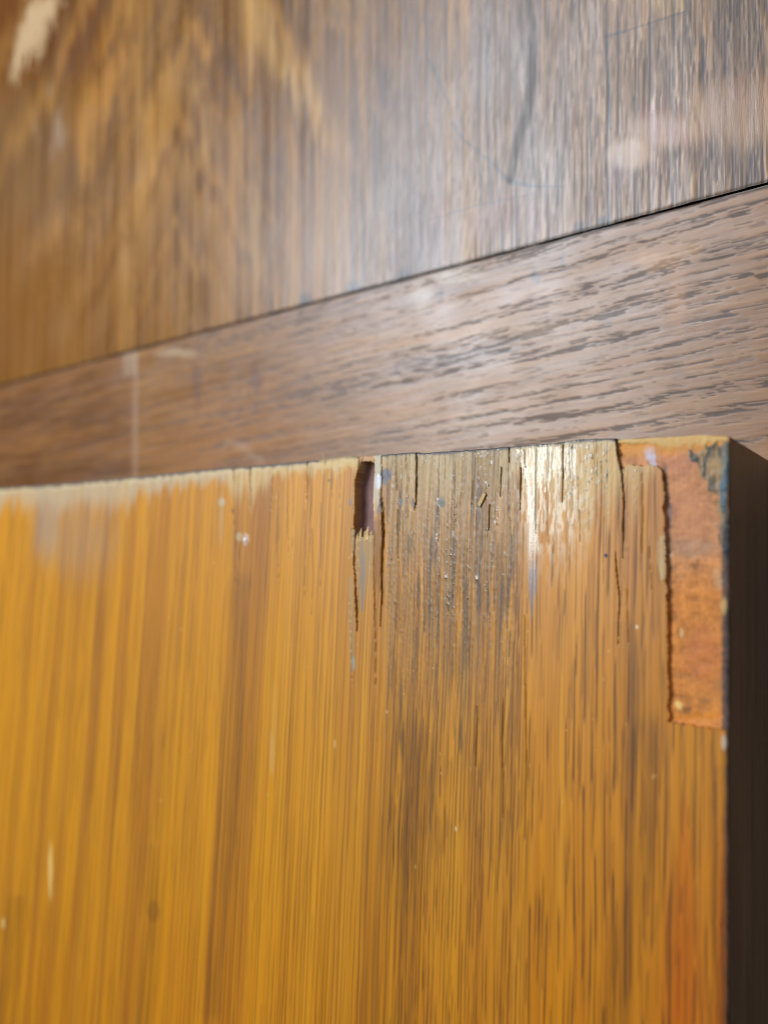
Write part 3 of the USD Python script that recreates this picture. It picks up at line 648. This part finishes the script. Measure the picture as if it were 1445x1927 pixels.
# ---- bare wood in the corner
bare_c = mixc(np.broadcast_to(lin(184, 128, 86), X.shape + (3,)).copy(), lin(196, 124, 58), sst(1010, 1130, Y + 30 * (fbm2(US / 0.002, TS / 0.002, 80) - .5)))
m1, m2 = fbm2(US / 0.0014, TS / 0.0010, 81, 4), fbm2(US / 0.0004, TS / 0.0005, 82, 3)
m3 = fbm2(US / 0.00022, TS / 0.0022, 110, 2)
bare_c *= (1 + 0.8 * (m1 - .5) + 0.35 * (m2 - .5) + 0.25 * (m3 - .5))[..., None]
bare_c = mixc(bare_c, lin(96, 70, 52), 0.55 * sst(0.66, 0.8, fbm2(US / 0.0011, TS / 0.0016, 111, 4)))
bx, by = X + 14 * (m1 - .5), Y + 14 * (m1 - .5)
for cx_, cy_, rx_, ry_, c_, s_ in [(1300, 1030, 44, 16, (168, 136, 112), .45), (1290, 960, 40, 50, (190, 126, 92), .35), (1320, 1230, 34, 50, (186, 108, 66), .5), (1350, 1090, 12, 18, (196, 160, 120), .5), (1222, 852, 9, 15, (192, 196, 220), .9), (1226, 874, 6, 7, (176, 180, 205), .8), (1270, 870, 30, 22, (196, 130, 104), .45), (1255, 848, 14, 12, (206, 136, 60), .6), (1246, 905, 8, 34, (70, 66, 60), .75), (1254, 960, 4, 40, (96, 100, 116), .5), (1256, 1050, 5, 60, (110, 96, 84), .5),  # dark blobs at the veneer's right edge paint its shadow
                                   (1328, 1320, 16, 5, (150, 104, 60), .6), (1350, 1290, 10, 12, (160, 112, 70), .5), (1274, 1328, 6, 6, (232, 200, 120), .8), (1277, 1190, 3, 8, (226, 190, 140), .6), (1259, 1045, 3, 5, (224, 200, 160), .8), (1310, 1350, 50, 10, (214, 130, 30), .5)]:
    bare_c = mixc(bare_c, lin(c_), s_ * blob(bx, by, cx_, cy_, rx_, ry_, 0.5))
top_y = np.interp(X, [1160, 1200, 1240, 1320, 1370], [830, 826, 823, 817, 820])
fib = 1 - sst(0.5, 1.1, (Y - top_y) / (np.interp(X, [1160, 1215, 1245, 1300, 1370], [7, 8, 26, 24, 12]) * (0.6 + 0.7 * noise2(X / 9.0, X * 0, 83))))
bare_c = mixc(bare_c, lin(214, 146, 60), 0.7 * (1 - sst(0.5, 1.6, (Y - top_y) / 26)))
bare_c = mixc(bare_c, lin(200, 172, 112), 0.85 * fib * np.clip(0.15 + 1.5 * m1 * (0.4 + m3), 0, 1))
smear = inside(bx + 44 * (fbm2(US / 0.0011, TS / 0.0016, 117, 4) - .5), by + 40 * (fbm2(US / 0.0008, TS / 0.002, 118, 4) - .5), [(1296, 850), (1335, 836), (1356, 826), (1380, 826), (1380, 1040), (1358, 1030), (1352, 960), (1340, 935), (1318, 890)])
sm = np.clip(0.55 + 1.8 * (fbm2(US / 0.0006, TS / 0.0022, 84, 3) - .5), 0, 1)
bare_c = mixc(bare_c, lin(52, 62, 62), 0.95 * smear * np.clip(sm * 1.25, 0, 1))
bare_c = mixc(bare_c, lin(62, 96, 118), 0.85 * stroke(bx, Y, [(1366, 836), (1360, 890), (1358, 960)], (14, 18, 8), 0.6))
bare_c = mixc(bare_c, lin(150, 134, 88), 0.6 * smear * (1 - sm))
bare_c = mixc(bare_c, lin(48, 58, 66), 0.85 * sst(1352, 1359, X + 5 * (m2 - .5)) * sst(930, 990, Y))
bare_c = mixc(bare_c, lin(200, 164, 104), 0.7 * blob(X, Y, 1359, 1140, 6, 16, 0.4))
bare_z = -0.00068 + 0.00016 * (m1 - .5) + 0.00006 * (m2 - .5) + 0.00003 * (m3 - .5) + 0.00012 * fib + 0.0002 * slope_end
slot_c = np.broadcast_to(lin(128, 98, 94), X.shape + (3,)) * (0.55 + 0.9 * fbm2(US / 0.00014, TS / 0.0018, 85))[..., None]
slot_c = mixc(slot_c, lin(150, 118, 92), 0.5 * (1 - sst(868, 880, Y)))
lip_c = np.broadcast_to(lin(190, 148, 110), X.shape + (3,)) * (0.8 + 0.4 * n3)[..., None]
lip_z = -0.00045 - 0.0004 * sst(690, 672, X) * 0
z_solid = z.copy()
gone_f, slot_f, lip_f = gone.astype(float), slot.astype(float), (lip & ~slot).astype(float)
z = np.where(gone, bare_z, z)
z = np.where(slot, -0.0023 + 0.00006 * (fbm2(US / 0.0004, TS / 0.0005, 86) - .5), z)
z = np.where(lip & ~slot, lip_z + 0.00008 * (n3 - .5), z)
tone = np.where(gone[..., None], bare_c, np.where(slot[..., None], slot_c, np.where((lip & ~slot)[..., None], lip_c, tone)))
gloss = np.where(gone, 0.6 - 0.2 * smear + 0.1 * (m2 - .5), np.where(slot, 0.75, np.where(lip, 0.6, gloss)))
# worn arrises
z -= 0.00016 * (1 - sst(0, 0.00024, TS)) + 0.00016 * sst(-0.00025, 0, US)
arr = sst(1362.5, 1366.5, X + 3 * (noise2(TS / 0.0012, TS * 0, 87) - .5)) * ~gone
tone = mixc(tone, lin(78, 66, 56), 0.8 * arr)
tone = mixc(tone, lin(190, 180, 160), 0.7 * blob(X, Y, 1362, 1398, 5, 14, 0.4))

V = np.stack([XB, YB, H + z], -1).reshape(-1, 3)
faces = sheet_faces(len(ts), len(cols))
N, steep = relief(V, faces)
lab = np.zeros(X.shape, int)                       # 0 sheet, 1 sliver, 2 stub, 3 loose strip, 4 bare corner, 5 slot, 6 shard
for k, msk in ((3, loose), (1, sliver), (2, stub), (6, shard), (4, gone), (5, slot | lip)):
    lab[msk] = k
flab = lab.ravel()[faces]
lo = np.where((flab >= 4) & (flab <= 5), -1, flab).max(1)          # walls belong to the veneer that they end
lo = np.where(((flab == 4) | (flab == 5)).all(1), flab[:, 0], np.where(lo < 0, 0, lo))
tone_, gloss_ = tone.reshape(-1, 3), gloss.ravel()
for k, name, mat, label in ((0, 'veneer_sheet', M_board, None), (1, 'veneer_sliver', M_board, 'narrow split sliver of veneer beside the slot, pale and glossy at its end with a painted glint'), (2, 'veneer_stub', M_board, 'greyed broken stub of veneer with a toothed end below the slot'),
                            (3, 'loose_veneer_strip', M_board, 'loose veneer strip with frayed end left of the bare corner'), (6, 'torn_shard', M_board, 'pale torn shard on the edge of the loose strip'),
                            (4, 'bare_corner', M_bare, 'orange bare wood where the veneer is missing, stained blue at the edge'), (5, 'chipped_slot', M_bare, 'deep dark slot where the wood is chipped out')):
    emit_sheet(board, V, N, faces, steep, tone_, gloss_, lo == k, name, mat, label)

# ---- side, back and core
Vg = V.reshape(len(ts), len(cols), 3)
rimv = Vg[:, -1]
dz = np.concatenate([[0, 0.0003, 0.0007, 0.0012], np.linspace(0.002, H, 40)])
n_r, n_d = len(rimv), len(dz)
k = np.clip(dz / 0.0004, 0, 1)
SV = np.empty((n_r, n_d, 3))
SV[..., 0] = rimv[:, None, 0] * (1 - k) + (0.00004 * (noise2(ts / 0.003, ts * 0, 90) - .5))[:, None] * k + 0.00003 * k
SV[..., 1] = rimv[:, None, 1]
SV[..., 2] = rimv[:, None, 2] - dz[None] * (rimv[:, None, 2] / H)
q, w = SV[..., 1], SV[..., 2]
s1, s2 = fbm2(q / 0.03, w / 0.0011, 91), noise2(q / 0.012, w / 0.0004, 92)
st = mixc(np.broadcast_to(lin(84, 74, 67), q.shape + (3,)).copy(), lin(110, 98, 90), np.clip(.5 + 1.5 * (s1 - .5) + .7 * (s2 - .5), 0, 1))
st = mixc(st, lin(22, 22, 24), 0.8 * (1 - sst(0, 0.0012, dz))[None] * (0.5 + noise2(q / 0.004, w * 0, 93)).clip(0, 1))
st = mixc(st, lin(60, 78, 92), 0.8 * (1 - sst(0, 0.0009, dz))[None] * (sst(-0.026, -0.010, q) * sst(0.35, 0.6, noise2(q / 0.0022, w / 0.0004, 94))))
for _ in range(150):
    cq, cw = sp.uniform(-0.085, 0), sp.uniform(0.006, H)
    st = mixc(st, lin(120, 104, 92), 0.7 * blob(q, w, cq, cw, sp.uniform(0.0001, 0.0003), sp.uniform(0.0001, 0.0003), 0.5))
N2 = np.broadcast_to([1.0, 0, 0], SV.shape).copy()
N2[:, 0] = [0.6, 0, 0.8]
part(board, 'side_edge', SV.reshape(-1, 3), sheet_faces(n_r, n_d), M_side, N2.reshape(-1, 3), st.reshape(-1, 3), 0.42 + 0.1 * (s1 - .5).ravel(), 'dark stained right edge of the board')
rimb = Vg[0]
BV = np.stack([np.stack([rimb[:, 0], rimb[:, 1] + (0.00006 if d > 0 else 0), rimb[:, 2] * (1 - d / H)], -1) for d in (0, 0.0004, 0.002, 0.008, H)], 1)
bt = np.broadcast_to(lin(52, 44, 40), BV.shape) * (0.7 + 0.6 * noise2(BV[..., 0] / 0.001, BV[..., 2] / 0.004, 95))[..., None]
part(board, 'back_edge', BV.reshape(-1, 3), sheet_faces(len(rimb), 5)[:, ::-1], M_side, np.broadcast_to([0, 1.0, 0], BV.shape).reshape(-1, 3), bt.reshape(-1, 3), np.full(BV[..., 0].size, .6), 'dark back edge of the board')
v, f = box_mesh((-0.42, -0.2955, 0.0002), (-0.0004, -0.0004, H - 0.0025))
part(board, 'core', v, f, M_core)

# ---- splinters that still hang on
def splinter(px_, r, lift, label=None):
    p = [pt(a, b, H) + np.array([0, 0, l]) for (a, b), l in zip(px_, lift)]
    v, f = tube(p, r)
    part(board, 'splinter', v, f, M_split, label=label)


splinter([(612, 874), (611, 862), (608, 852)], (0.00009, 0.00008, 0.00002), (0.00005, 0.0002, 0.0004), 'thin pale splinter standing up from the back edge')
splinter([(672, 884), (674, 868), (678, 857)], (0.0002, 0.00016, 0.00004), (0.0, 0.00006, 0.0001))
splinter([(667, 905), (666.5, 940), (667, 968)], (0.00006, 0.00012, 0.00004), (0.00005, 0.0001, 0.00004))
splinter([(719, 964), (722, 957), (724, 953)], (0.00006, 0.00005, 0.00002), (0.0001, 0.0002, 0.0003))
splinter([(1172, 935), (1175, 925)], (0.00004, 0.00002), (0.0001, 0.0003))
splinter([(702, 870), (698, 861), (700, 857)], (0.0001, 0.00008, 0.00003), (0, 0.0001, 0.0002))
for a, h_, w_, l_ in ((671, 1008, 0.00022, 5), (677, 1002, 0.0003, 9), (685, 1002, 0.00024, 4), (690, 1000, 0.00034, 11), (697, 1004, 0.0003, 6)):
    splinter([(a, h_ + 16), (a + 0.6, h_), (a + 1.8, h_ - l_)], (w_, w_ * 0.8, 0.00003), (-0.0002, -0.00018, -0.00022))

# ================================================================== loose bits lying on the board
chip = thing('wood_chip', 'tiny pale rectangular wood chip lying loose on the grey worn veneer', 'wood chip', pt(908, 940, H) + [0, 0, 0.00008])
dq = pt(915, 927, H) - pt(902, 953, H)
ang, L_ = math.atan2(dq[1], dq[0]), np.hypot(dq[0], dq[1])
v, f = box_mesh((-L_ / 2, -0.00028, 0), (L_ / 2, 0.00028, 0.00022))
v[[1, 5], 0] -= 0.0002; v[[2, 6], 0] += 0.00025
v[:, 2] += 0.00012 * (v[:, 0] / L_)
rot = np.array([[math.cos(ang), -math.sin(ang)], [math.sin(ang), math.cos(ang)]])
v[:, :2] = v[:, :2] @ rot.T
part(chip, 'chip', v, f, M_chip)


def crumb(name, label, cat, X_, Y_, r, mat, seed):
    g = np.random.default_rng(seed)
    import trimesh
    s = trimesh.creation.icosphere(2)
    v = s.vertices * np.array([r, r * 1.2, r * 0.6]) * (0.85 + 0.3 * g.random((len(s.vertices), 1)))
    v[:, 2] = np.maximum(v[:, 2], -r * 0.2)
    t = thing(name, label, cat, pt(X_, Y_, H) + [0, 0, r * 0.2])
    part(t, 'grain', v, s.faces, mat)


crumb('paint_fleck', 'tiny dark blue paint fleck on the yellow veneer left of the right-hand split', 'paint fleck', 1139.5, 1045, 0.00022, M_fleck, 3)
crumb('glue_speck', 'whitish bluish speck of dried glue on the brown band left of the slot', 'glue speck', 462, 1016, 0.0004, M_glue, 4)
